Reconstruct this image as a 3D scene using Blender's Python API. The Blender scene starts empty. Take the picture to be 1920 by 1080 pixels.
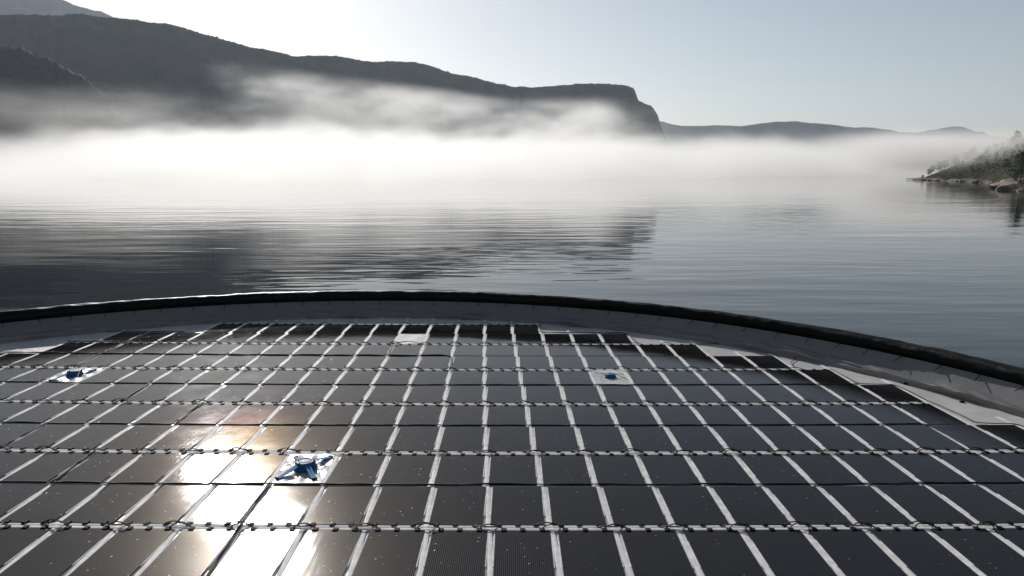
import bpy, bmesh, math, random
import numpy as np
from mathutils import Vector, Matrix, Euler

random.seed(7); RNG = np.random.default_rng(11)
S = bpy.context.scene
COL = S.collection
R = math.radians

# ------------------------------------------------------------------ camera
cd = bpy.data.cameras.new('camera'); cam = bpy.data.objects.new('camera', cd); COL.objects.link(cam)
cd.sensor_width = 36; cd.lens = 26.25; cd.clip_start = 0.1; cd.clip_end = 40000
cam.location = (0, 0, 6.44); cam.rotation_euler = (math.pi/2 - 0.15588, 0, 0)
S.camera = cam

# ------------------------------------------------------------------ sky, sun, exposure
SUN_EL, SUN_AZ = R(24.3), R(-20.8)
w = bpy.data.worlds.new('World'); S.world = w; w.use_nodes = True
nt = w.node_tree; bg = nt.nodes['Background']
sky = nt.nodes.new('ShaderNodeTexSky'); sky.sky_type = 'NISHITA'; sky.sun_disc = False
sky.sun_elevation = SUN_EL; sky.sun_rotation = SUN_AZ
sky.air_density = 1.0; sky.dust_density = .6; sky.ozone_density = 1.0; sky.altitude = 0
hs = nt.nodes.new('ShaderNodeHueSaturation'); hs.inputs['Saturation'].default_value = .70
nt.links.new(sky.outputs[0], hs.inputs['Color']); nt.links.new(hs.outputs[0], bg.inputs[0]); bg.inputs[1].default_value = 0.072
sd = bpy.data.lights.new('sun', 'SUN'); sun = bpy.data.objects.new('sun', sd); COL.objects.link(sun)
sd.energy = 4.6; sd.angle = R(0.53); sd.color = (1.0, 0.975, 0.945)
sv = Vector((math.sin(SUN_AZ)*math.cos(SUN_EL), math.cos(SUN_AZ)*math.cos(SUN_EL), math.sin(SUN_EL)))
sun.rotation_euler = (-sv).to_track_quat('-Z', 'Y').to_euler()
sun.location = (-60, 150, 90)
S.view_settings.view_transform = 'Standard'; S.view_settings.look = 'None'
S.view_settings.exposure = 0.0; S.view_settings.gamma = 1.0; S.view_settings.use_curve_mapping = False
S.cycles.use_denoising = True
S.cycles.max_bounces = 8; S.cycles.diffuse_bounces = 3; S.cycles.glossy_bounces = 4
S.cycles.transmission_bounces = 2; S.cycles.volume_bounces = 3; S.cycles.transparent_max_bounces = 8
S.cycles.volume_step_rate = 2.0; S.cycles.volume_max_steps = 256
S.cycles.caustics_reflective = False; S.cycles.caustics_refractive = False
S.cycles.sample_clamp_indirect = 4.0

# ------------------------------------------------------------------ helpers
def mat(name, base=(.5, .5, .5), rough=.5, metal=0.0, spec=.5, **kw):
    m = bpy.data.materials.new(name); m.use_nodes = True
    b = m.node_tree.nodes['Principled BSDF']
    b.inputs['Base Color'].default_value = (*base, 1); b.inputs['Roughness'].default_value = rough
    b.inputs['Metallic'].default_value = metal; b.inputs['Specular IOR Level'].default_value = spec
    for k, v in kw.items(): b.inputs[k.replace('_', ' ')].default_value = v
    return m
class NT:
    """small wrapper to write node networks briefly"""
    def __init__(s, tree): s.t = tree
    def n(s, typ, **kw):
        x = s.t.nodes.new(typ)
        for k, v in kw.items(): setattr(x, k, v)
        return x
    def put(s, sock, v):
        if isinstance(v, bpy.types.NodeSocket): s.t.links.new(v, sock)
        else: sock.default_value = v
    def m(s, op, a, b=0.0, c=0.0, clamp=False):
        x = s.n('ShaderNodeMath', operation=op, use_clamp=clamp)
        s.put(x.inputs[0], a); s.put(x.inputs[1], b)
        if len(x.inputs) > 2: s.put(x.inputs[2], c)
        return x.outputs[0]
    def ss(s, v, a, b, to0=0.0, to1=1.0):
        x = s.n('ShaderNodeMapRange', interpolation_type='SMOOTHSTEP', clamp=True)
        s.put(x.inputs[0], v); s.put(x.inputs[1], a); s.put(x.inputs[2], b); s.put(x.inputs[3], to0); s.put(x.inputs[4], to1)
        return x.outputs[0]
    def noise(s, vec, scale, detail=3, rough=.5):
        x = s.n('ShaderNodeTexNoise'); s.put(x.inputs['Vector'], vec); x.inputs['Scale'].default_value = scale
        x.inputs['Detail'].default_value = detail; x.inputs['Roughness'].default_value = rough
        return x.outputs[0]
    def mapv(s, vec, scale=(1, 1, 1), loc=(0, 0, 0), rot=(0, 0, 0)):
        if s.t.bl_idname == 'GeometryNodeTree':
            x = s.n('ShaderNodeVectorMath', operation='MULTIPLY'); s.put(x.inputs[0], vec); x.inputs[1].default_value = scale
            return x.outputs[0]
        x = s.n('ShaderNodeMapping'); s.put(x.inputs[0], vec); x.inputs[1].default_value = loc
        x.inputs[2].default_value = rot; x.inputs[3].default_value = scale
        return x.outputs[0]
    def mix(s, f, a, b):
        x = s.n('ShaderNodeMix', data_type='RGBA'); s.put(x.inputs[0], f); s.put(x.inputs[6], a); s.put(x.inputs[7], b)
        return x.outputs[2]
    def bump(s, h, strength=.3, dist=.02):
        x = s.n('ShaderNodeBump'); s.put(x.inputs['Height'], h); x.inputs['Strength'].default_value = strength
        x.inputs['Distance'].default_value = dist
        return x.outputs[0]
    def xyz(s, v):
        x = s.n('ShaderNodeSeparateXYZ'); s.put(x.inputs[0], v); return x.outputs
def wpos(T): return T.n('ShaderNodeNewGeometry').outputs['Position']
def ocoord(T): return T.n('ShaderNodeTexCoord').outputs['Object']
def bsdf(m): return m.node_tree.nodes['Principled BSDF']

def mesh(name, verts, faces, m=None, smooth=False):
    me = bpy.data.meshes.new(name)
    me.from_pydata([tuple(map(float, v)) for v in verts], [], [tuple(map(int, f)) for f in faces])
    if m: me.materials.append(m)
    if smooth: me.polygons.foreach_set('use_smooth', [True]*len(me.polygons))
    me.update(); return me
def obj(name, me, parent=None, loc=(0, 0, 0), rot=(0, 0, 0)):
    o = bpy.data.objects.new(name, me); COL.objects.link(o)
    o.location = loc; o.rotation_euler = rot
    if parent: o.parent = parent
    return o
def thing(name, loc=(0, 0, 0), rz=0.0): return obj(name, None, None, loc, (0, 0, rz))
def tag(o, label=None, cat=None, group=None, kind=None):
    for k, v in (('label', label), ('category', cat), ('group', group), ('kind', kind)):
        if v: o[k] = v
    return o
class MB:
    def __init__(s): s.v = []; s.f = []
    def add(s, v, f):
        n = len(s.v); s.v += [tuple(p) for p in v]; s.f += [tuple(i+n for i in q) for q in f]; return s
    def box(s, x0, x1, y0, y1, z0, z1, bev=0.0):
        b = bev
        if b <= 0:
            v = [(x, y, z) for z in (z0, z1) for (x, y) in ((x0, y0), (x1, y0), (x1, y1), (x0, y1))]
            return s.add(v, [(0, 3, 2, 1), (4, 5, 6, 7), (0, 1, 5, 4), (1, 2, 6, 5), (2, 3, 7, 6), (3, 0, 4, 7)])
        v = [(x, y, z0) for (x, y) in ((x0, y0), (x1, y0), (x1, y1), (x0, y1))]
        v += [(x, y, z1-b) for (x, y) in ((x0, y0), (x1, y0), (x1, y1), (x0, y1))]
        v += [(x, y, z1) for (x, y) in ((x0+b, y0+b), (x1-b, y0+b), (x1-b, y1-b), (x0+b, y1-b))]
        f = [(0, 3, 2, 1), (8, 9, 10, 11)]
        for i in range(4):
            j = (i+1) % 4; f += [(i, j, 4+j, 4+i), (4+i, 4+j, 8+j, 8+i)]
        return s.add(v, f)
    def tube(s, pts, rad, n=6, cap=True):
        P = [Vector(p) for p in pts]; v = []; f = []
        rads = rad if isinstance(rad, (list, tuple)) else [rad]*len(P)
        for i, p in enumerate(P):
            d = (P[min(i+1, len(P)-1)] - P[max(i-1, 0)]).normalized()
            up = Vector((0, 0, 1)) if abs(d.z) < .95 else Vector((1, 0, 0))
            a = d.cross(up).normalized(); b = a.cross(d)
            for k in range(n):
                t = 2*math.pi*k/n; v.append(p + (a*math.cos(t) + b*math.sin(t))*rads[i])
        for i in range(len(P)-1):
            for k in range(n):
                k2 = (k+1) % n; f.append((i*n+k, i*n+k2, (i+1)*n+k2, (i+1)*n+k))
        if cap: f += [tuple(range(n))[::-1], tuple((len(P)-1)*n+k for k in range(n))]
        return s.add(v, f)
    def lathe(s, prof, n=20):
        v = []; f = []
        for (r, z) in prof:
            for k in range(n):
                t = 2*math.pi*k/n; v.append((r*math.cos(t), r*math.sin(t), z))
        for i in range(len(prof)-1):
            for k in range(n):
                k2 = (k+1) % n; f.append((i*n+k, i*n+k2, (i+1)*n+k2, (i+1)*n+k))
        return s.add(v, f)
    def me(s, name, m, smooth=False): return mesh(name, s.v, s.f, m, smooth)
def grid_faces(nu, nv, wrap_u=False):
    f = []
    for i in range(nu if wrap_u else nu-1):
        for j in range(nv-1):
            i2 = (i+1) % nu; f.append((i*nv+j, i2*nv+j, i2*nv+j+1, i*nv+j+1))
    return f
def vnoise(p, seed=0, octaves=5, gain=.5):
    """value noise on (n,2) arrays"""
    out = np.zeros(len(p)); amp = 1.0; fr = 1.0
    for o in range(octaves):
        q = p*fr + seed*17.3 + o*31.7; i = np.floor(q).astype(np.int64); t = q - i; t = t*t*(3-2*t)
        def h(a, b):
            k = (a*374761393 + b*668265263 + seed*1442695) & 0xffffffff
            k = ((k ^ (k >> 13))*1274126177) & 0xffffffff
            return ((k ^ (k >> 16)) & 0xffff)/65535.0
        v = (h(i[:, 0], i[:, 1])*(1-t[:, 0]) + h(i[:, 0]+1, i[:, 1])*t[:, 0])*(1-t[:, 1]) + \
            (h(i[:, 0], i[:, 1]+1)*(1-t[:, 0]) + h(i[:, 0]+1, i[:, 1]+1)*t[:, 0])*t[:, 1]
        out += amp*(v-.5); amp *= gain; fr *= 2.03
    return out

# ------------------------------------------------------------------ materials
M = {}
# water
m = mat('water', (.004, .008, .011), .03, 0, .5); bsdf(m).inputs['IOR'].default_value = 1.22
T = NT(m.node_tree); P = wpos(T)
v1 = T.mapv(P, (.13, .46, 1), rot=(0, 0, R(7)))
v2 = T.mapv(P, (.04, .13, 1), rot=(0, 0, R(-8)))
v3 = T.mapv(P, (.25, 1.2, 1), rot=(0, 0, R(9)))
h = T.m('ADD', T.m('MULTIPLY', T.noise(v1, 1.0, 2), T.ss(T.noise(T.mapv(P, (.012, .03, 1)), 1.0, 2), .35, .65, .018, .05)), T.m('MULTIPLY', T.noise(v2, 1.0, 2), .07))
h = T.m('ADD', h, T.m('MULTIPLY', T.noise(v3, 1.0, 2), .006))
T.put(bsdf(m).inputs['Normal'], T.bump(h, 1.0, 1.0)); M['water'] = m
# membrane
m = mat('membrane', (.60, .58, .555), .33, 0, .5)
T = NT(m.node_tree); P = wpos(T)
n1 = T.noise(P, .9, 5, .6); n2 = T.noise(P, 14, 4)
T.put(bsdf(m).inputs['Base Color'], T.mix(T.ss(n1, .35, .7), (.48, .46, .435, 1), (.56, .54, .515, 1)))
T.put(bsdf(m).inputs['Roughness'], T.ss(n2, .3, .7, .28, .42))
T.put(bsdf(m).inputs['Normal'], T.bump(T.m('ADD', T.noise(T.mapv(P, (1, 2.5, 1)), 1.6, 4), T.m('MULTIPLY', n2, .08)), .35, .05)); M['membrane'] = m
m = mat('shaded_wall_membrane', (.20, .20, .205), .34, 0, .5); T = NT(m.node_tree); P = wpos(T); n1 = T.noise(P, 1.5, 5, .6)  # grey wall sheet, base darkened further to stand for the ring's shade
T.put(bsdf(m).inputs['Base Color'], T.mix(n1, (.13, .126, .12, 1), (.20, .193, .184, 1)))
T.put(bsdf(m).inputs['Normal'], T.bump(n1, .3, .04)); M['wall'] = m
# white plastic strips
m = mat('white_plastic', (.70, .685, .66), .6, 0, .08)
T = NT(m.node_tree); P = wpos(T); n1 = T.noise(P, 5, 5, .65)
T.put(bsdf(m).inputs['Base Color'], T.mix(T.ss(n1, .38, .68), (.58, .555, .525, 1), (.74, .725, .70, 1)))
T.put(bsdf(m).inputs['Normal'], T.bump(n1, .25, .02)); M['white'] = m
M['black'] = mat('black_plastic', (.004, .004, .004), .7, 0, .08)
M['cable'] = mat('cable_rubber', (.006, .006, .006), .6, 0, .25)
M['blue'] = mat('blue_plastic', (.008, .075, .20), .5, 0, .3)
M['blue_strap'] = mat('blue_strap', (.022, .20, .46), .7, 0, .15)
# black sheet over the ring
m = mat('black_sheet', (.002, .0025, .0025), .45, 0, .12)
T = NT(m.node_tree); P = wpos(T)
T.put(bsdf(m).inputs['Normal'], T.bump(T.m('ADD', T.noise(P, 2.2, 4, .6), T.m('MULTIPLY', T.noise(P, 9, 3), .3)), .45, .06)); M['sheet'] = m
# panel glass with cells and wires
PW, PL = .965, 1.63
m = mat('solar_glass', (.01, .011, .017), .4, 0, .25); b = bsdf(m)
T = NT(m.node_tree); O = T.xyz(ocoord(T)); P = wpos(T)
fx = T.m('FRACT', T.m('MULTIPLY', T.m('ADD', O[0], PW/2), 30/PW))
wire = T.m('LESS_THAN', T.m('ABSOLUTE', T.m('SUBTRACT', fx, .5)), .17)
cx_ = T.m('FRACT', T.m('MULTIPLY', T.m('ADD', O[0], PW/2), 6/PW)); cy_ = T.m('FRACT', T.m('MULTIPLY', T.m('ADD', O[1], PL/2), 20/PL))
gap = T.m('MAXIMUM', T.m('GREATER_THAN', T.m('ABSOLUTE', T.m('SUBTRACT', cx_, .5)), .485), T.m('GREATER_THAN', T.m('ABSOLUTE', T.m('SUBTRACT', cy_, .5)), .47))
wm = T.m('MULTIPLY', wire, T.m('SUBTRACT', 1.0, T.m('MULTIPLY', gap, .4)))
info = T.n('ShaderNodeObjectInfo').outputs['Random']
cell = T.mix(info, (.0022, .0026, .005, 1), (.0045, .0036, .0042, 1))
vor = T.n('ShaderNodeTexVoronoi'); T.put(vor.inputs['Vector'], P); vor.inputs['Scale'].default_value = 14
pick = T.m('GREATER_THAN', T.xyz(vor.outputs['Color'])[0], T.m('ADD', T.ss(T.noise(P, .5, 2), .35, .65, .97, .82), T.ss(T.xyz(P)[0], -6.0, 8.0, -.10, .025)))
glint_speck = T.m('MULTIPLY', pick, T.ss(T.m('DIVIDE', vor.outputs['Distance'], T.m('ADD', .35, T.m('POWER', T.xyz(vor.outputs['Color'])[1], 3.0))), .10, .22, 1.0, 0.0))  # sun glints of water drops, painted as pale dots, denser to the left
film = T.noise(P, 1.3, 5, .65)
T.put(b.inputs['Base Color'], T.mix(T.m('MULTIPLY', glint_speck, .8), T.mix(wm, cell, (.14, .13, .12, 1)), (.36, .35, .33, 1)))
T.put(b.inputs['Metallic'], T.m('MULTIPLY', wm, T.m('SUBTRACT', .88, T.m('MULTIPLY', glint_speck, .88))))
b.inputs['Roughness'].default_value = .24; b.inputs['Specular Tint'].default_value = (.05, .05, .05, 1)
b.inputs['Coat Weight'].default_value = 1.0; b.inputs['Coat IOR'].default_value = 1.2; b.inputs['Specular IOR Level'].default_value = 0.0
T.put(b.inputs['Coat Roughness'], T.m('ADD', T.ss(film, .3, .75, .065, .098), T.m('MULTIPLY', glint_speck, .26)))
hb = T.m('ADD', T.m('MULTIPLY', T.noise(P, 1.1, 2), .0045), T.m('MULTIPLY', glint_speck, .0022))
bn = T.bump(hb, 1.0, 1.0)
# prismatic texture of the glass: ribs along the panel, so the normal rocks across them
ang = T.m('MULTIPLY', O[0], 2*math.pi*30/PW)
nx = T.m('ADD', T.m('MULTIPLY', T.m('SINE', ang), .042), T.m('ADD', T.m('MULTIPLY', T.m('SINE', T.m('MULTIPLY', ang, 2.73)), .032), T.m('MULTIPLY', T.m('SUBTRACT', T.noise(P, 60, 2), .5), .08)))
cv = T.n('ShaderNodeCombineXYZ'); T.put(cv.inputs[0], nx)
va = T.n('ShaderNodeVectorMath', operation='ADD'); T.put(va.inputs[0], bn); T.put(va.inputs[1], cv.outputs[0])
vn_ = T.n('ShaderNodeVectorMath', operation='NORMALIZE'); T.put(vn_.inputs[0], va.outputs[0])
T.put(b.inputs['Coat Normal'], vn_.outputs[0]); M['glass'] = m
# hills
def hillmat(name, c0, c1, sc):
    m = mat(name, c0, .95, 0, .1); T = NT(m.node_tree); P = wpos(T); n = T.noise(P, sc, 6, .65)
    T.put(bsdf(m).inputs['Base Color'], T.mix(T.ss(n, .4, .62), (*c0, 1), (*c1, 1)))
    T.put(bsdf(m).inputs['Normal'], T.bump(n, .8, 12)); return m
M['hill'] = hillmat('hill_forest', (.018, .024, .018), (.040, .040, .036), .02)
M['forest'] = hillmat('dark_forest', (.007, .010, .006), (.014, .016, .011), .03)
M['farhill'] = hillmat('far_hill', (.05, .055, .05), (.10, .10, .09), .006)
M['shore'] = hillmat('shore_ground', (.035, .045, .022), (.13, .105, .075), .25)
m = mat('rock', (.42, .34, .26), .8, 0, .3); T = NT(m.node_tree); P = wpos(T); n = T.noise(P, .9, 6, .65)
T.put(bsdf(m).inputs['Base Color'], T.mix(T.ss(n, .4, .65), (.22, .18, .145, 1), (.47, .38, .29, 1)))
T.put(bsdf(m).inputs['Normal'], T.bump(n, .7, .5)); M['rock'] = m
M['leaf'] = mat('needles', (.030, .048, .018), .8, 0, .2); M['leaf2'] = mat('leaves', (.060, .056, .030), .8, 0, .2)
M['bark'] = mat('bark', (.09, .065, .045), .9); M['wood'] = mat('weathered_wood', (.36, .32, .27), .8)

# ------------------------------------------------------------------ setting: water, hills
wm_ = mesh('water', [(-9000, -400, 0), (9000, -400, 0), (9000, 11000, 0), (-9000, 11000, 0)], [(0, 1, 2, 3)], M['water'])
tag(obj('water', wm_), kind='structure')
def ridge(name, pts, m, front, back, seed, step, rough, tree=0.0, vn=26):
    p = np.array(pts, float); d = np.r_[0, np.cumsum(np.linalg.norm(np.diff(p, axis=0), axis=1))]
    s = np.arange(0, d[-1], step); q = np.stack([np.interp(s, d, p[:, i]) for i in range(3)], 1)
    zr = q[:, 2] + tree*np.abs(vnoise(np.c_[s/6.0, s*0], seed+3, 2)) * 2 + vnoise(np.c_[s/60.0, s*0], seed+5, 3)*rough
    vs = np.r_[np.linspace(-1, 0, vn), np.linspace(0, 1, 8)[1:]]
    V = []
    for j, v in enumerate(vs):
        sh = (1-abs(v))**1.15 if v < 0 else (1-v)**.8
        run = (front if v < 0 else back)*np.maximum(zr, 4)
        # down slope runs towards the viewer (front) or away (back)
        dirn = q[:, :2]/np.linalg.norm(q[:, :2], axis=1)[:, None]
        xy = q[:, :2] + dirn*(run*v)[:, None]
        nz = vnoise(xy/140.0, seed, 5)*rough*2.2*min(1, abs(v)*5)*(1 if abs(v) < .97 else 0)
        z = zr*sh + nz*np.clip(zr/60, 0, 1); z = np.where(abs(v) > .99, -6, z)
        V.append(np.c_[xy, z])
    V = np.stack(V, 1).reshape(-1, 3)
    return tag(obj(name, mesh(name, V, grid_faces(len(s), len(vs)), m, True)), kind='structure')
A = [(-2975.3, 3600, 921.9), (-2637.2, 3600, 894.1), (-2381.2, 3650, 864.1), (-2266.8, 3700, 837.5), (-2122.8, 3750, 804.8), (-1999.8, 3800, 765.9), (-1898.8, 3850, 722.9), (-1714.3, 3900, 668.0), (-1471.3, 3950, 571.7)]
B = [(-1302.4, 1380, 276.8), (-1169.2, 1450, 298.1), (-1017.6, 1550, 310.1), (-897.1, 1600, 322.0), (-847.5, 1630, 322.6), (-790.5, 1650, 322.2), (-734.0, 1700, 317.2), (-673.1, 1750, 303.3), (-631.4, 1800, 296.3), (-586.0, 1850, 289.6), (-537.1, 1900, 283.4), (-489.7, 1920, 287.6), (-430.3, 1950, 289.4), (-372.7, 2000, 284.6), (-313.7, 2020, 287.4), (-254.7, 2050, 288.8), (-208.4, 2080, 280.5), (-159.8, 2100, 267.7), (-89.4, 2150, 258.0), (0.0, 2200, 243.1), (61.8, 2225, 242.8), (109.3, 2250, 248.5), (189.7, 2280, 261.0), (271.1, 2300, 263.2), (337.9, 2320, 260.7), (368.6, 2330, 252.4), (385.0, 2335, 213.5), (428.0, 2345, 198.5), (445.9, 2350, 176.5), (461.2, 2355, 136.6), (490.9, 2362, 80.2), (511.8, 2370, 3.1)]
C = [(-776.4, 900, 176.9), (-703.9, 950, 173.8), (-660.6, 1000, 164.2), (-638.6, 1030, 162.0), (-623.0, 1050, 155.3), (-612.8, 1080, 139.3), (-601.2, 1110, 119.1), (-581.2, 1140, 81.2), (-551.3, 1170, 30.8), (-537.7, 1190, 2.3)]
D = [(582.3, 5200, 276.1), (800.1, 5200, 301.0), (1017.1, 5200, 336.6), (1163.6, 5200, 304.6), (1345.1, 5200, 311.7), (1548.5, 5150, 301.7), (1710.5, 5100, 323.3), (1888.1, 5100, 333.7), (2047.3, 5050, 309.8), (2237.9, 5000, 289.7), (2413.5, 5000, 279.4), (2555.1, 5000, 258.9), (2773.3, 4950, 242.7), (3017.0, 4950, 232.5), (3228.2, 4900, 216.8), (3573.2, 4900, 203.3)]
E = [(4122.9, 8400, 343.9), (4353.7, 8400, 401.7), (4498.9, 8400, 424.7), (4730.0, 8400, 470.8), (4828.3, 8400, 488.1), (4969.3, 8400, 488.1), (5024.3, 8400, 465.0), (5127.6, 8400, 430.5), (5204.0, 8400, 430.5), (5272.7, 8400, 390.1), (5418.7, 8400, 343.9), (5823.3, 8400, 413.2), (6419.9, 8400, 343.9)]
ridge('far_peak', A, M['farhill'], 1.0, .6, 1, 30, 14)
ridge('hill_left', B, M['hill'], 1.35, .7, 2, 3, 4.5, 3.0, 40)
ridge('hill_left_spur', C, M['forest'], 1.3, 1.6, 3, 4, 6, 7, 34)
ridge('far_hills', D, M['farhill'], 1.6, 1.0, 4, 25, 10)
ridge('farthest_mountain', E, M['farhill'], 1.4, 1.0, 5, 30, 10)

# headland on the right: ground height from distance to the shoreline
SH = np.array([(162.6, 200), (160, 232), (170, 262), (186, 284), (205, 310), (238, 372), (252, 396), (262, 425), (269, 453), (272, 482), (283, 515), (288, 533), (300, 545), (330, 560), (380, 600), (460, 680)], float)
def shore_x(y): return np.interp(y, SH[:, 1], SH[:, 0])
def ground_z(x, y):
    x = np.atleast_1d(np.asarray(x, float)); y = np.atleast_1d(np.asarray(y, float))
    d = x - shore_x(y)
    base = np.where(d < 0, d*.4, 1.3*(1-np.exp(-d/2.5)) + .40*np.clip(d-2, 0, None)*np.clip((y-215)/60, .3, 1) )
    base = np.where(d > 110, base - .2*(d-110), base)
    return base + vnoise(np.c_[x/14.0, y/14.0], 9, 4)*np.clip(d/4, 0, 1)*2.6
gx = np.linspace(-12, 260, 110)**1.0; gy = np.linspace(200, 680, 190)
U, Vv = np.meshgrid(gy, gx, indexing='ij'); XX = shore_x(U.ravel()) + Vv.ravel(); YY = U.ravel()
tag(obj('headland', mesh('headland', np.c_[XX, YY, ground_z(XX, YY)], grid_faces(len(gy), len(gx)), M['shore'], True)), kind='structure')

# ------------------------------------------------------------------ floating ring and membrane
RC = Vector((-5.7, 11.55, 0)); R_FOLD = 20.08; R_T = 20.93; Z_T = .985; R_M = .235; Z0 = .15
NA = 1500
th = np.linspace(0, 2*np.pi, NA, endpoint=False)
def ang_obj(name, radz, m, smooth=True, parent=None):
    """surface of revolution with per-angle profile: radz(th) -> (n_th, n_p, 2)"""
    rz = radz; n = rz.shape[1]
    V = np.stack([RC.x + rz[..., 0]*np.cos(th)[:, None], RC.y + rz[..., 0]*np.sin(th)[:, None], rz[..., 1]], 2).reshape(-1, 3)
    return obj(name, mesh(name, V, grid_faces(NA, n, True), m, smooth), parent)
ring = tag(thing('floating_ring'), 'thick black sheet-wrapped floating ring around the solar panels', 'floating ring')
ph = np.r_[np.linspace(R(215), R(-10), 20)]
cr = np.zeros((NA, len(ph)))
for j, a in enumerate(ph):
    cr[:, j] = vnoise(np.c_[th*R_T/.35 % 1e6, np.full(NA, a*2.0)], 21, 4)*.03 + vnoise(np.c_[th*R_T/2.2, np.full(NA, a*.7)], 22, 2)*.035
rr = R_M + cr
prof = np.stack([R_T + rr*np.cos(ph)[None], Z_T + rr*np.sin(ph)[None]], 2)
skirt = np.stack([np.full((NA, 2), R_T+R_M*.98), np.tile([.3, -.4], (NA, 1))], 2)
ang_obj('tube_cover', np.concatenate([prof, skirt], 1), M['sheet'], True, ring)
memb = tag(thing('floating_membrane'), 'pale grey membrane carrying the panels inside the black ring', 'membrane')
# floor disc
rad = np.r_[0.02, np.linspace(2, R_FOLD, 34)]
nf = 360; tf = np.linspace(0, 2*np.pi, nf, endpoint=False)
V = []
for r_ in rad:
    x = RC.x + r_*np.cos(tf); y = RC.y + r_*np.sin(tf)
    z = Z0 + vnoise(np.c_[x/1.3, y/1.3], 31, 3)*.03*(r_ < R_FOLD-.01)
    V.append(np.c_[x, y, z])
V = np.stack(V, 1).reshape(-1, 3)
obj('floor_sheet', mesh('floor_sheet', V, grid_faces(nf, len(rad), True), M['membrane'], True), memb)
# wall with slanted creases
nv = 26; t_ = np.linspace(0, 1, nv)
ri, zi = R_T - R_M*.82, Z_T - R_M*.8
rad_w = R_FOLD + (ri - R_FOLD)*t_; z_w = Z0 + (zi-Z0)*(t_**1.25)
wr = np.zeros((NA, nv))
for k in range(420):
    a0 = RNG.uniform(0, 2*np.pi); t0 = RNG.uniform(.02, .45)**1.1; ln = RNG.uniform(.35, .85); sl = RNG.uniform(.12, .4); wd = RNG.uniform(.05, .11); am = RNG.uniform(.015, .05)*(1.2-t0)
    da = (th - a0 + np.pi) % (2*np.pi) - np.pi; u = da*R_T
    sel = np.abs(u) < 2.5*ln
    wr[sel] += am*np.exp(-(u[sel, None]/ln)**2)*np.exp(-((t_[None]-t0-sl*u[sel, None]*.5)/wd)**2)
wr *= np.clip(t_*6, 0, 1)*np.clip((1-t_)*5, 0, 1)
wr *= 2.5
rz = np.stack([np.tile(rad_w, (NA, 1)) - wr*.8, np.tile(z_w, (NA, 1)) + wr*.6], 2)
ang_obj('wall_sheet', rz, M['wall'], True, memb)
# ties from the ring down to the wall
tie = MB().tube([(0, 0, .16), (-.06, 0, .04), (-.16, .01, -.04), (-.30, .03, -.10)], .012, 5).tube([(-.03, -.03, .10), (-.05, .03, .05)], .028, 5).me('tie', M['black'])
ntie = 116
for i in range(ntie):
    a = 2*math.pi*i/ntie + random.uniform(-.006, .006)
    if RC.y + R_T*math.sin(a) < 8: continue
    obj('tie', tie, ring, (RC.x + (ri+.02)*math.cos(a), RC.y + (ri+.02)*math.sin(a), zi-.02), (0, 0, a + random.uniform(-.3, .3)))
# dark anchor studs on the outer ledge
stud = MB().lathe([(.001, .045), (.035, .04), (.045, .02), (.07, .005), (.07, -.02)], 10).me('anchor_stud', M['black'], True)
for (x, y) in [(10.73, 23.24), (11.72, 21.53), (12.35, 19.76), (12.9, 17.8)]:
    obj('anchor_stud', stud, memb, (x, y, Z0+.02))

# ------------------------------------------------------------------ solar panel array
# grid node (c, k): seams run along columns c, rows k counted from the far edge
def G(c, k, z=Z0):
    r = 10 - k
    return Vector((-0.409704 + 1.104512*c - 0.087711*r - 0.00011*c*r - 0.000188*c*c + 0.001644*r*r,
                   12.428975 - 0.00313*c + 1.778744*r - 0.000497*c*r + 0.001486*c*c - 0.000515*r*r, z))
def seen(p, mx=.78, lo=-.44):
    c_, s_ = math.cos(.15588), math.sin(.15588); y = p.y; z = p.z - 6.44
    d = c_*y - s_*z; u = s_*y + c_*z
    return d > 0 and abs(p.x/d) < mx and u/d > lo
LEFT = {0: -10, 1: -13, 2: -14, 3: -16, 4: -17, 5: -18, 6: -18, 7: -19, 8: -19, 9: -19, 10: -19, 11: -19}
RIGHT = {0: 1, 1: 4, 2: 6, 3: 8, 4: 9, 5: 10, 6: 10, 7: 11, 8: 11, 9: 12, 10: 12, 11: 12}
BLANK = {(-3, 1), (-4, 8), (-12, 4), (3, 4)}
ZP = .032
glass_me = MB().box(-PW/2, PW/2, -PL/2, PL/2, 0.006, ZP).me('glass', M['glass'])
flange_me = MB().box(-.018, .018, -.43, .43, 0, .027, .004).me('edge_flange', M['white'])
clip_me = MB().box(-.047, .047, -.060, .036, 0, .052, .008).box(-.022, .022, .036, .075, 0, .028).me('clip', M['black'])
backer_me = MB().box(-PW/2-.022, PW/2+.022, -PL/2-.018, PL/2+.018, -.004, .010).me('back_sheet', M['white'])
def arc_me(h, sgn, name):
    pts = []
    for i in range(11):
        t = i/10; x = .22*(2*t-1); s_ = math.sin(math.pi*t)
        pts.append((x, sgn*.10*s_**.8 + .012*math.sin(7*t), .03 + h*s_**.7))
    return MB().tube(pts, .0118, 5).me(name, M['cable'])
arcs = [arc_me(.06, .9, 'jumper_cable'), arc_me(.09, .5, 'jumper_cable'), arc_me(.05, 1.25, 'jumper_cable')]
ORD = ['nearest-to-ring', 'second', 'third', 'fourth', 'fifth', 'sixth', 'seventh', 'eighth', 'ninth', 'tenth', 'eleventh', 'twelfth', 'thirteenth', 'fourteenth', 'fifteenth', 'sixteenth', 'seventeenth', 'eighteenth', 'nineteenth', 'twentieth']
ORD[0] = 'first'
panels = 0
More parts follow.
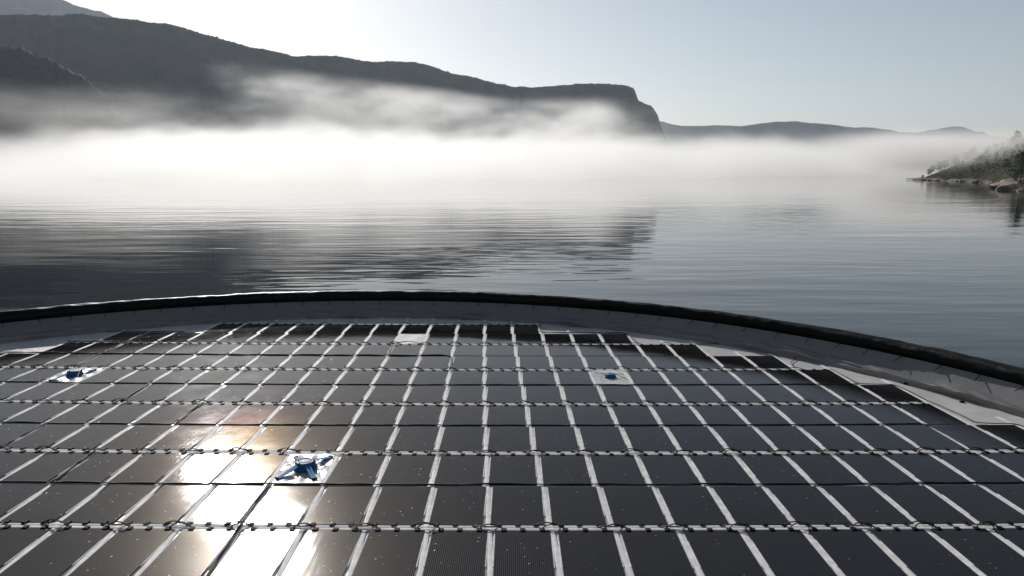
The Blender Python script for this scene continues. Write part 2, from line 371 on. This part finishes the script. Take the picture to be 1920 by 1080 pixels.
for k in range(0, 12):
    for c in range(LEFT[k], RIGHT[k]+1):
        if (c, k) in BLANK: continue
        corners = [G(c, k), G(c+1, k), G(c, k+1), G(c+1, k+1)]
        if not any(seen(q) for q in corners): continue
        ctr = sum(corners, Vector())/4
        d = (corners[1]-corners[0] + corners[3]-corners[2]); rz = math.atan2(d.y, d.x)
        up = 1 if k % 2 == 0 else -1       # side of the clipped edge: far (+1) or near (-1)
        ctr.y -= up*.024
        if up < 0: rz += math.pi
        p = thing('solar_panel', ctr); p.rotation_euler = (R(random.gauss(0, .12)), R(random.gauss(0, .12)), rz)
        side = (ORD[c] + ' right' if c >= 0 else ORD[-c-1] + ' left')
        tag(p, f'solar panel, {ORD[k]} row from far edge, {side} of upright centre seam', 'solar panel', 'solar panels on the floating membrane')
        obj('back_sheet', backer_me, p); obj('glass', glass_me, p)
        for sx in (-1, 1): obj('edge_flange', flange_me, p, (sx*(PW/2+.006), random.uniform(-.03, .03), .001))
        for x in (-.34, 0, .34): obj('clip', clip_me, p, (x + random.uniform(-.012, .012), PL/2+.012, 0), (0, 0, R(random.uniform(-5, 5))))
        if c < RIGHT[k]:
            sx = 1 if up > 0 else -1
            obj('jumper_cable', random.choice(arcs), p, (sx*(PW/2+.06), PL/2+.03, 0), (0, 0, R(random.uniform(-7, 7))))
        panels += 1
print('panels', panels)
# white seam strips along the columns and hinge rails along the clipped rows, part of the membrane
for c in range(-20, 14):
    ks = [k for k in range(12) if LEFT[k] <= c <= RIGHT[k]+1]
    if not ks: continue
    k0, k1 = min(ks) - (.9 if -9 < c < 2 else .35), 12
    mb = MB(); n = 40
    pts = [G(c, k0+(k1-k0)*i/n) for i in range(n+1)]
    prof_ = [(-.052, -.02), (-.050, .001), (-.02, .006), (.02, .006), (.050, .001), (.052, -.02)]
    v = [(q.x+a, q.y, Z0+.018+b_ + .002*math.sin(i*2.3+c)) for i, q in enumerate(pts) for (a, b_) in prof_]
    mb.add(v, [tuple(reversed(f)) for f in grid_faces(n+1, len(prof_))])
    if not any(seen(q) for q in pts): continue
    obj('seam_strip', mb.me('seam_strip', M['white']), memb)
for k in range(0, 13, 2):
    lo = min(LEFT.get(k, 99), LEFT.get(k-1, 99)); hi = max(RIGHT.get(k, -99), RIGHT.get(k-1, -99))+1
    for s_ in (-1, 1):
        mb = MB(); n = 3*(hi-lo)
        prof_ = [(-.045, -.02), (-.042, .010), (0, .018), (.042, .010), (.045, -.02)]
        pts = [G(lo+(hi-lo)*i/n, k) for i in range(n+1)]
        v = [(q.x, q.y + s_*.052 + a, Z0+.014+b_+.002*math.sin(i*1.7+k)) for i, q in enumerate(pts) for (a, b_) in prof_]
        mb.add(v, grid_faces(n+1, len(prof_)))
        obj('hinge_rail', mb.me('hinge_rail', M['white']), memb)
# wrinkled white cover sheets where a panel is missing, part of the membrane
for (c, k) in sorted(BLANK):
    n = 26; V = []; bowl = 0 if (c, k) in ((-3, 1), (3, 4)) else 1
    for i in range(n):
        for j in range(n):
            u, v_ = .05+.9*i/(n-1), .06+.9*j/(n-1)
            q = G(c+u, k+v_)
            rr_ = math.hypot(u-.5, v_-.5); e = math.sin(math.pi*i/(n-1))*math.sin(math.pi*j/(n-1))
            z = .03 + .004*math.sin(9*u+3*v_) + (bowl*(.03*math.cos(math.atan2(v_-.5, u-.5)*8)*min(1, rr_*3) - .03*math.exp(-(rr_*4)**2)))*e**.5
            V.append((q.x, q.y, Z0+z))
    obj('cover_sheet', mesh('cover_sheet', V, [tuple(reversed(f)) for f in grid_faces(n, n)], M['membrane'], True), memb)

# ------------------------------------------------------------------ cables
def cable(label, pts, strands=2, rad=.016, wig=.036, z=.026, name='power_cable', step=.14):
    """pts in the membrane plane; two strands that wind loosely round each other"""
    P = [Vector((p[0], p[1], 0)) for p in pts]
    d = [0]
    for a, b_ in zip(P, P[1:]): d.append(d[-1] + (b_-a).length)
    n = max(4, int(d[-1]/step)); root = thing(name, (P[0].x, P[0].y, Z0)); seed = random.randint(1, 9999)
    ss = np.linspace(0, d[-1], n+1)
    xs = np.interp(ss, d, [p.x for p in P]); ys = np.interp(ss, d, [p.y for p in P])
    ker = np.array([.25, .5, .25])
    for _ in range(2):
        xs[1:-1] = np.convolve(xs, ker, 'valid'); ys[1:-1] = np.convolve(ys, ker, 'valid')
    w1 = vnoise(np.c_[ss/1.1, ss*0], seed, 2)*wig*2; w2 = vnoise(np.c_[ss/.8, ss*0+7], seed+1, 2)*wig*2
    for s_ in range(strands):
        phs = ss*2.6 + s_*math.pi + vnoise(np.c_[ss/1.5, ss*0+3], seed+5, 2)*4
        off = rad*1.05 if strands > 1 else 0
        tx = np.gradient(xs); ty = np.gradient(ys); L_ = np.hypot(tx, ty)+1e-9
        nx, ny = -ty/L_, tx/L_
        lat = off*np.cos(phs) + w1*(1 if s_ == 0 else .8) + (w2 if s_ else 0)*.5
        pp = [(xs[i]+nx[i]*lat[i]-P[0].x, ys[i]+ny[i]*lat[i]-P[0].y, z + rad + off*.8*math.sin(phs[i])+off*.8) for i in range(n+1)]
        obj('strand', MB().tube(pp, rad, 6).me('strand', M['cable'], True), root)
    return tag(root, label, 'cable', 'black cables across the panels')
def line(k, c0, c1, dy=0.0, n=None):
    n = n or max(2, int(abs(c1-c0)*2)); return [(q.x, q.y+dy) for q in (G(c0+(c1-c0)*i/n, k) for i in range(n+1))]
def colm(c, k0, k1, dx=0.0, n=8): return [(q.x+dx, q.y) for q in (G(c, k0+(k1-k0)*i/n) for i in range(n+1))]
cable('black cable between the third and fourth panel rows, turning down at its right end', line(3, -16, -1.15, .045) + colm(-1, 3.1, 3.95, .02), rad=.013)
cable('long black cable between the fifth and sixth panel rows passing both small blue devices', line(5, -18, 10.05, .045), rad=.0095)
cable('long black cable between the seventh and eighth panel rows, crossing the whole picture', line(7, -19, 10, .045) + colm(10, 7.15, 7.9), rad=.0095)
cable('long black cable between the ninth and tenth panel rows, just below the large blue device', line(9, -19, 13, .045), rad=.0105)
cable('short black cable joining the fifth-row cable to the hinge rail below it at left', colm(-9, 5.0, 6.0), rad=.0125, wig=.03)
cable('short black cable down the seam left of the sun glare, above the seventh-row cable', colm(-7, 6.0, 7.0, .02), rad=.0125, wig=.04)
cable('short black cable reaching the left picture edge below the seventh-row cable', colm(-10, 7.0, 8.0), rad=.012, wig=.03)
cable('short black cable down a seam left of the sun glare, eighth to ninth row', colm(-8, 8.0, 9.0), rad=.013, wig=.03)
cable('black cable running down the seam through the sun glare to the bottom edge', colm(-4, 9.0, 11.9, .0, 14), rad=.013, wig=.02)
cable('black cable down a seam in the far left panels ending by the left blue device', colm(-12, 1.0, 4.0, .02, 12), rad=.012)
cable('short wavy black cable just right below the far blank white panel space', colm(-3, 2.05, 2.95, .0), rad=.012, wig=.05)
cable('slack black cable along the lower edge of the far blank white panel space', [(q.x, q.y) for q in (G(-3.1, 2), G(-2.9, 1.93), G(-2.65, 1.72), G(-2.4, 1.76), G(-2.2, 1.98), G(-2, 2))], 1, rad=.012, wig=.01)
cable('black edge cable stepping down the right end of the panel rows to the pale ledge',
      colm(10.02, 4.0, 4.95, .05) + line(5, 10.1, 11.0, .05) + colm(11, 5.1, 6.0, .07) + colm(11.05, 6.1, 6.9, .10) + line(7, 11.15, 12, .08) + colm(12.05, 7.1, 8.0, .06), 1, rad=.012, wig=.05)
cable('black cable looping over the far right corner step of the panels', colm(2, 0, .9, .02) + line(1, 2.2, 4.9, .12) + colm(5.0, 1.0, 2.0, .05), rad=.012, wig=.05)
cable('black cable lying loose on the pale ledge at the far right', [(6.71, 26.59), (7.2, 26.59), (7.89, 26.76), (8.73, 25.93), (9.4, 25.15), (9.6, 24.5), (9.15, 24.0), (9.1, 23.4)], 1, rad=.0125, wig=.06)
cable('black rope lying on the shaded membrane at the far left', [(-20.0, 27.3), (-19.39, 27.65), (-18.6, 28.3), (-16.6, 28.79), (-14.96, 28.89), (-12.9, 28.75)], 1, rad=.016, wig=.06, z=.01)
cable('dark rope along the top edge of the far left panel step', line(2, -14, -11.2, .06), rad=.013, wig=.05)

# ------------------------------------------------------------------ blue strapped devices on the blank spaces
def device(c, k, s, label, arms, wires, rot=0.0):
    q = G(c+.5, k+.5); root = thing('strapped_pump', (q.x, q.y, Z0+.03), rot)
    body = MB().lathe([(.0, .0), (.205*s, .0), (.215*s, .03*s), (.19*s, .07*s), (.178*s, .09*s), (.182*s, .13*s), (.165*s, .165*s), (.135*s, .185*s), (.12*s, .17*s)], 24).me('body', M['blue'], True)
    bo = obj('body', body, root); bo.scale = (1.05, 1.05, .8)
    lid = MB().lathe([(.0, .18*s), (.06*s, .177*s), (.121*s, .165*s), (.121*s, .14*s)], 20).me('lid', M['white'] if arms else M['blue_strap'], True); obj('lid', lid, bo)
    for i in range(5):
        a = i*2*math.pi/5+.3
        obj('rib', MB().tube([(.205*s*math.cos(a), .205*s*math.sin(a), .03), (.178*s*math.cos(a), .178*s*math.sin(a), .11*s), (.172*s*math.cos(a), .172*s*math.sin(a), .165*s), (.13*s*math.cos(a+.2), .13*s*math.sin(a+.2), .188*s)], .011, 5).me('rib', M['blue_strap'], True), bo)
    for (x, y) in arms:
        for o_ in (-.034, .034):
            d = Vector((x, y, 0)); L_ = d.length; d.normalize(); nrm = Vector((-d.y, d.x, 0))
            v = []
            for i in range(9):
                t = i/8; z = .09*s*(1-t)**1.5 + .02; cpt = d*(.16*s + (L_-.16*s)*t) + nrm*(o_*(1-.25*t)) + Vector((0, 0, z))
                v += [cpt - nrm*.024, cpt + nrm*.024, cpt + nrm*.024 + Vector((0, 0, .012)), cpt - nrm*.024 + Vector((0, 0, .012))]
            f = []
            for i in range(8):
                for j in range(4): f.append((i*4+j, i*4+(j+1) % 4, i*4+4+(j+1) % 4, i*4+4+j))
            f += [(3, 2, 1, 0), (32, 33, 34, 35)]
            obj('strap', MB().add(v, f).me('strap', M['blue_strap']), root)
        obj('buckle', MB().box(-.05, .05, -.02, .02, .0, .035, .006).me('buckle', M['black']), root, (x, y, .01), (0, 0, math.atan2(y, x)+math.pi/2))
    for w_ in wires:
        obj('tether', MB().tube([(p[0], p[1], .10*s*(1-i/(len(w_)-1)) + .025 + .02*math.sin(i)) for i, p in enumerate(w_)], .008, 5).me('tether', M['cable']), root)
    return tag(root, label, 'pump', 'blue strapped devices')
device(-4, 8, 1.12, 'large round blue device held by four blue straps beside the sun glare', [(-.36, .55), (.40, .58), (-.42, -.60), (.36, -.62)],
       [[(-.2, .1), (-.35, .3), (-.42, .5)], [(-.2, 0), (-.36, -.1), (-.45, -.3)], [(.2, .05), (.34, .18), (.43, .32)], [(.2, -.02), (.33, -.2), (.42, -.45)], [(-.2, .03), (-.34, .1), (-.44, .2)], [(.2, .0), (.36, .02), (.46, -.05)]])
device(-12, 4, 1.1, 'round blue device on a crumpled white sheet at the far left', [(.40, .50), (-.40, -.66)],
       [[(-.2, .1), (-.3, .4), (-.4, .7)], [(.2, -.1), (.28, -.4), (.40, -.66)], [(-.2, -.1), (-.3, -.3), (-.42, -.5)]], .1)
device(3, 4, .80, 'small blue cap-shaped device with thin black wires on a flat white sheet at right', [],
       [[(-.15, 0), (-.3, .15), (-.45, .5)], [(-.15, -.05), (-.28, -.12), (-.35, -.5)], [(.15, 0), (.30, .1), (.45, .12)], [(.15, -.05), (.3, -.2), (.46, -.42)], [(-.14, .04), (-.3, .2), (-.46, .3)]])

# ------------------------------------------------------------------ right shore: trees, rocks, jetty
def tree(name, loc, h, kind, label, cat, group, seed):
    rnd = random.Random(seed); root = thing(name, loc, rnd.uniform(0, 6))
    lean = Vector((rnd.uniform(-.05, .05)*h, rnd.uniform(-.05, .05)*h, 0))
    mb = MB(); top = Vector((0, 0, h*.93)) + lean
    mb.tube([(0, 0, -.6), tuple(lean*.3 + Vector((0, 0, h*.35))), tuple(lean*.7+Vector((0, 0, h*.65))), tuple(top)], [h*.022, h*.017, h*.011, h*.004], 6)
    clumps = []
    nb = 22 if kind == 'pine' else 16
    for i in range(nb):
        t = (.22 if kind == 'pine' else .3) + (.75 if kind == 'pine' else .62)*((i+.5)/nb); a = i*2.4 + rnd.uniform(-.5, .5)
        L_ = h*((.30*(1.05-t)**.7 + .03) if kind == 'pine' else .30*math.sin(math.pi*min(1, (t-.1)/.95))**.6)*rnd.uniform(.6, 1.15)
        p0 = lean*t + Vector((0, 0, h*t)); p1 = p0 + Vector((math.cos(a)*L_, math.sin(a)*L_, (-.03 if kind == 'pine' else .12)*h*rnd.uniform(.3, 1)))
        mb.tube([tuple(p0), tuple((p0+p1)/2 + Vector((0, 0, .01*h))), tuple(p1)], [h*.006, h*.004, h*.002], 4, False)
        for s_ in range(3): clumps.append((p0.lerp(p1, .45+.28*s_), h*(.055 if kind == 'pine' else .085)*rnd.uniform(.7, 1.3)))
    clumps.append((top, h*.05))
    obj('trunk', mb.me('trunk', M['bark']), root)
    v = []; f = []
    for (c_, s_) in clumps:
        for _ in range(22):
            d = Vector((rnd.gauss(0, 1), rnd.gauss(0, 1), rnd.gauss(0, .55))).normalized()*s_*1.3*rnd.random()**.5
            q = c_ + d; a = Vector((rnd.gauss(0, 1), rnd.gauss(0, 1), rnd.gauss(0, .5))).normalized(); b_ = a.orthogonal().normalized()
            e = s_*rnd.uniform(.25, .5); n = len(v)
            v += [q - a*e, q + b_*e*.55, q + a*e, q - b_*e*.55]; f.append((n, n+1, n+2, n+3))
    obj('crown', mesh('crown', v, f, M['leaf'] if kind == 'pine' else M['leaf2']), root)
    return tag(root, label, cat, group)
def gz(x, y): return float(ground_z(x, y)[0])
rnd = random.Random(5)
spots = [(289.5, 532, 3.0), (292, 529, 5.5), (295, 531, 7.0), (298, 527, 7.5), (302, 528, 8.0), (306, 522, 7.0), (310, 530, 8.5), (316, 526, 7.5), (322, 530, 8.5), (329, 524, 8), (300, 512, 5), (308, 500, 5.5), (318, 508, 7), (336, 528, 9), (344, 522, 9), (352, 530, 10), (290, 470, 5), (300, 455, 6), (288, 440, 5), (296, 478, 7)]
names = ['small low bush at the tip of the headland beside the jetty', 'tree at the headland tip, second from the jetty', 'rounded tree at the headland tip, third from the jetty', 'rounded tree at the headland tip, fourth from the jetty',
         'tall rounded tree near the headland tip, fifth from the jetty']
for i, (x, y, hh) in enumerate(spots):
    lab = names[i] if i < 5 else f'hazy leafy tree on the headland slope, {ORD[i]} from the jetty'
    tree('leafy_tree', (x, y, gz(x, y)-.3), hh*(1.0 if i < 9 else .7), 'leaf', lab, 'tree', 'trees on the hazy headland', 100+i)
for i, (x, y, hh, lab) in enumerate([(173.3, 257, 11.5, 'dark pine tree at the right edge above the near shore rocks'), (180.5, 268, 11, 'dark pine just behind the pine at the right picture edge'), (174.8, 262, 4.5, 'low dark pine beside the near shore rocks at the right edge')]):
    tree('pine_tree', (x, y, gz(x, y)-.3), hh, 'pine', lab, 'tree', 'pines on the near right point', 200+i)
# dense wood on the slope, one mass
v = []; f = []
N = 1700; tx = RNG.uniform(8, 150, N); ty = RNG.uniform(300, 640, N); X_ = shore_x(ty)+tx; Zg = ground_z(X_, ty)
for i in range(N):
    hh = rnd.uniform(1.5, 4.6); r_ = hh*rnd.uniform(.26, .4)
    for _ in range(16):
        t = rnd.random(); a = rnd.uniform(0, 6.28); rr_ = r_*math.sin(math.pi*(.12+.88*t)**.8)*rnd.uniform(.4, 1)
        q = Vector((X_[i]+math.cos(a)*rr_, ty[i]+math.sin(a)*rr_, Zg[i]+hh*(.15+.85*t)))
        d1 = Vector((rnd.gauss(0, 1), rnd.gauss(0, 1), rnd.gauss(0, .6))).normalized(); d2 = d1.orthogonal().normalized(); e = hh*.15; n = len(v)
        v += [q-d1*e, q+d2*e*.7, q+d1*e, q-d2*e*.7]; f.append((n, n+1, n+2, n+3))
tag(obj('wooded_slope', mesh('wooded_slope', v, f, M['leaf2'])), 'hazy low woodland covering the headland slope', 'woodland', kind='stuff')
def rock(x, y, sx, sy, sz, seed, label, rz=0.0):
    bm = bmesh.new(); bmesh.ops.create_icosphere(bm, subdivisions=3, radius=1)
    p = np.array([q.co[:] for q in bm.verts]); rn = np.random.default_rng(seed)
    for _ in range(11):       # cut flat facets
        d = rn.normal(size=3); d /= np.linalg.norm(d); o_ = rn.uniform(.55, .85); e = p@d - o_; p -= np.clip(e, 0, None)[:, None]*d
    nz = vnoise(np.c_[p[:, 0]*2+p[:, 2], p[:, 1]*2-p[:, 2]], seed, 3)*.12
    p *= (1+nz)[:, None]
    for q, c_ in zip(bm.verts, p): q.co = (c_[0]*sx, c_[1]*sy, c_[2]*sz)
    me = bpy.data.meshes.new('shore_rock'); bm.to_mesh(me); bm.free(); me.materials.append(M['rock'])
    return tag(obj('shore_rock', me, None, (x, y, sz*.25), (0, 0, rz)), label, 'rock', 'rocks along the right shore')
RL = ['pale tan slab of rock at the waterline under the right-edge pine', 'second pale rock right behind the near slab', 'small dark rock at the foot of the right-edge pine', 'low rock at the right picture edge by the water']
for i, (x, y, sx, sy, sz) in enumerate([(168.5, 255, 4.5, 5, 2.6), (175, 262, 4, 6, 3.4), (165, 240, 3, 4, 1.6), (181, 276, 5, 5, 2.0)]):
    rock(x, y, sx, sy, sz, 40+i, RL[i], .4*i)
for i in range(16):
    y = 400 + i*8.0; x = float(shore_x(y)) + rnd.uniform(-1.0, 2.0)
    rock(x, y, rnd.uniform(2.5, 6), rnd.uniform(3, 7), rnd.uniform(.6, 1.6), 60+i, f'sunlit tan shore rock along the headland, {ORD[15-i]} from the jetty', rnd.uniform(0, 3))
jet = tag(thing('jetty', (285.5, 536, 0)), 'small pale wooden jetty at the tip of the headland', 'jetty')
for i in range(14): obj('plank', MB().box(-5+i*.72, -5+i*.72+.64, -1.3, 1.3, .95, 1.08).me('plank', M['wood']), jet)
for x in (-4.6, -1.5, 1.6, 4.6):
    for y in (-1.1, 1.1): obj('post', MB().tube([(x, y, -1.5), (x, y, .94)], .14, 6).me('post', M['bark']), jet)
obj('rim_beam', MB().box(-5, 5.1, -1.42, -1.31, .6, 1.05).me('rim_beam', M['wood']), jet)

# ------------------------------------------------------------------ fog bank and haze
def volmat(name, col, g, dens):
    m = bpy.data.materials.new(name); m.use_nodes = True; t = m.node_tree
    for n in list(t.nodes):
        if n.type != 'OUTPUT_MATERIAL': t.nodes.remove(n)
    out = [n for n in t.nodes if n.type == 'OUTPUT_MATERIAL'][0]
    pv = t.nodes.new('ShaderNodeVolumePrincipled'); pv.inputs['Color'].default_value = (*col, 1)
    pv.inputs['Anisotropy'].default_value = g; pv.inputs['Density'].default_value = dens
    t.links.new(pv.outputs[0], out.inputs['Volume']); return m, pv
fogm, pv = volmat('fog', (.945, .928, .895), .42, 1.0); pv.inputs['Density Attribute'].default_value = 'density'
ng = bpy.data.node_groups.new('fog_shape', 'GeometryNodeTree')
ng.interface.new_socket('Geometry', in_out='OUTPUT', socket_type='NodeSocketGeometry')
T = NT(ng); P = T.n('GeometryNodeInputPosition').outputs[0]; px, py, pz = T.xyz(P)
az = T.m('DIVIDE', px, T.m('MAXIMUM', py, 50.0))                 # left .. right of the fjord
right = T.ss(az, -.05, .50)
n_big = T.noise(T.mapv(P, (1/260, 1/330, 1/120)), 1.0, 4, .55)
n_mid = T.noise(T.mapv(P, (1/90, 1/130, 1/42)), 1.0, 4, .6)
ztop = T.m('ADD', T.m('ADD', 66.0, T.m('MULTIPLY', right, -14.0)), T.m('MULTIPLY', T.m('SUBTRACT', n_big, .5), 70.0))
ztop = T.m('MULTIPLY', ztop, T.ss(py, 130.0, 1150.0, .25, 1.0))
n_fine = T.noise(T.mapv(P, (1/42, 1/60, 1/18)), 1.0, 4, .6)
ztop = T.m('ADD', ztop, T.m('ADD', T.m('MULTIPLY', T.m('SUBTRACT', n_mid, .5), 34.0), T.m('MULTIPLY', T.m('SUBTRACT', n_fine, .5), T.ss(py, 100.0, 700.0, 0.0, 40.0))))
vert = T.m('POWER', T.m('DIVIDE', T.m('SUBTRACT', ztop, pz), 44.0, clamp=True), 1.6)
near = T.m('MULTIPLY', T.ss(py, T.m('ADD', 90.0, T.m('MULTIPLY', right, 320.0)), T.m('ADD', 680.0, T.m('MULTIPLY', right, 500.0))), T.m('SUBTRACT', 1.0, T.m('MULTIPLY', right, .25)))
main = T.m('MULTIPLY', T.m('MULTIPLY', vert, near), T.m('MULTIPLY', T.m('ADD', .45, n_mid), .016))
wn = T.noise(T.mapv(P, (1/230, 1/300, 1/85), rot=(0, R(8), 0)), 1.0, 5, .6)
wx = T.m('MULTIPLY', T.ss(az, -.42, -.34), T.ss(az, .10, .16, 1.0, 0.0))
wz = T.m('MULTIPLY', T.ss(pz, 40.0, 90.0), T.ss(pz, T.m('ADD', 190.0, T.m('MULTIPLY', az, -170.0)), T.m('ADD', 235.0, T.m('MULTIPLY', az, -170.0)), 1.0, 0.0))
yr = T.m('ADD', 2020.0, T.m('MULTIPLY', az, 1000.0))
wy = T.m('MULTIPLY', T.ss(py, 1250.0, 1450.0), T.ss(T.m('SUBTRACT', py, yr), 0.0, 120.0, 1.0, 0.0))
el = T.m('DIVIDE', pz, T.m('MAXIMUM', py, 50.0)); etop = T.m('ADD', .102, T.m('MULTIPLY', T.m('MINIMUM', az, 0.0), -.13))
we = T.ss(T.m('SUBTRACT', el, etop), -.03, 0.0, 1.0, 0.0)
wisp = T.m('MULTIPLY', T.m('MULTIPLY', T.m('MULTIPLY', T.m('MULTIPLY', T.ss(wn, .38, .62), T.ss(n_fine, .25, .60, .35, 1.25)), wx), T.m('MULTIPLY', T.m('MULTIPLY', wz, wy), we)), .0033)
wl = T.m('MULTIPLY', T.m('MULTIPLY', T.ss(wn, .40, .62), T.ss(az, -.50, -.42, 1.0, 0.0)), T.m('MULTIPLY', T.ss(pz, 105.0, 60.0), T.ss(py, 650.0, 800.0)))
rf = T.m('MULTIPLY', T.m('MULTIPLY', T.ss(az, .40, .52), T.m('MULTIPLY', T.ss(py, 420.0, 520.0), T.ss(py, 760.0, 620.0))), T.m('MULTIPLY', T.m('MULTIPLY', T.ss(pz, 5.0, 15.0), T.ss(pz, 36.0, 20.0)), T.m('MULTIPLY', T.ss(n_mid, .2, .5), .030)))
main = T.m('ADD', main, rf)
mist = T.m('MULTIPLY', T.m('MULTIPLY', T.ss(n_fine, .42, .66), T.ss(wn, .34, .56)), T.m('MULTIPLY', T.m('MULTIPLY', T.ss(pz, 40.0, 60.0), T.ss(pz, 125.0, 70.0)), T.m('MULTIPLY', T.ss(py, 700.0, 950.0), T.ss(az, .30, .12))))
main = T.m('ADD', main, T.m('MULTIPLY', mist, .0013))
dens = T.m('ADD', main, T.m('ADD', wisp, T.m('MULTIPLY', wl, .0013)))
vc = T.n('GeometryNodeVolumeCube'); T.put(vc.inputs['Density'], dens); vc.inputs['Background'].default_value = 0.0
vc.inputs['Min'].default_value = (-1700, 80, 0); vc.inputs['Max'].default_value = (1900, 2700, 260)
vc.inputs['Resolution X'].default_value = 420; vc.inputs['Resolution Y'].default_value = 220; vc.inputs['Resolution Z'].default_value = 66
sm = T.n('GeometryNodeSetMaterial'); T.put(sm.inputs[0], vc.outputs[0]); sm.inputs['Material'].default_value = fogm
go = T.n('NodeGroupOutput'); T.put(go.inputs[0], sm.outputs[0])
fog_me = bpy.data.meshes.new('fog_bank'); fog_me.materials.append(fogm)
fog = tag(obj('fog_bank', fog_me), 'bank of white morning fog lying over the water below the hills', 'fog', kind='stuff')
fog.modifiers.new('fog_shape', 'NODES').node_group = ng
hzm, _ = volmat('haze_air', (.80, .885, 1.0), .35, 5.0e-5)
haze = obj('haze', MB().box(-8500, 8500, -380, 10500, -8, 1050).me('haze', hzm)); tag(haze, 'thin pale morning haze in the air', 'haze', kind='stuff')
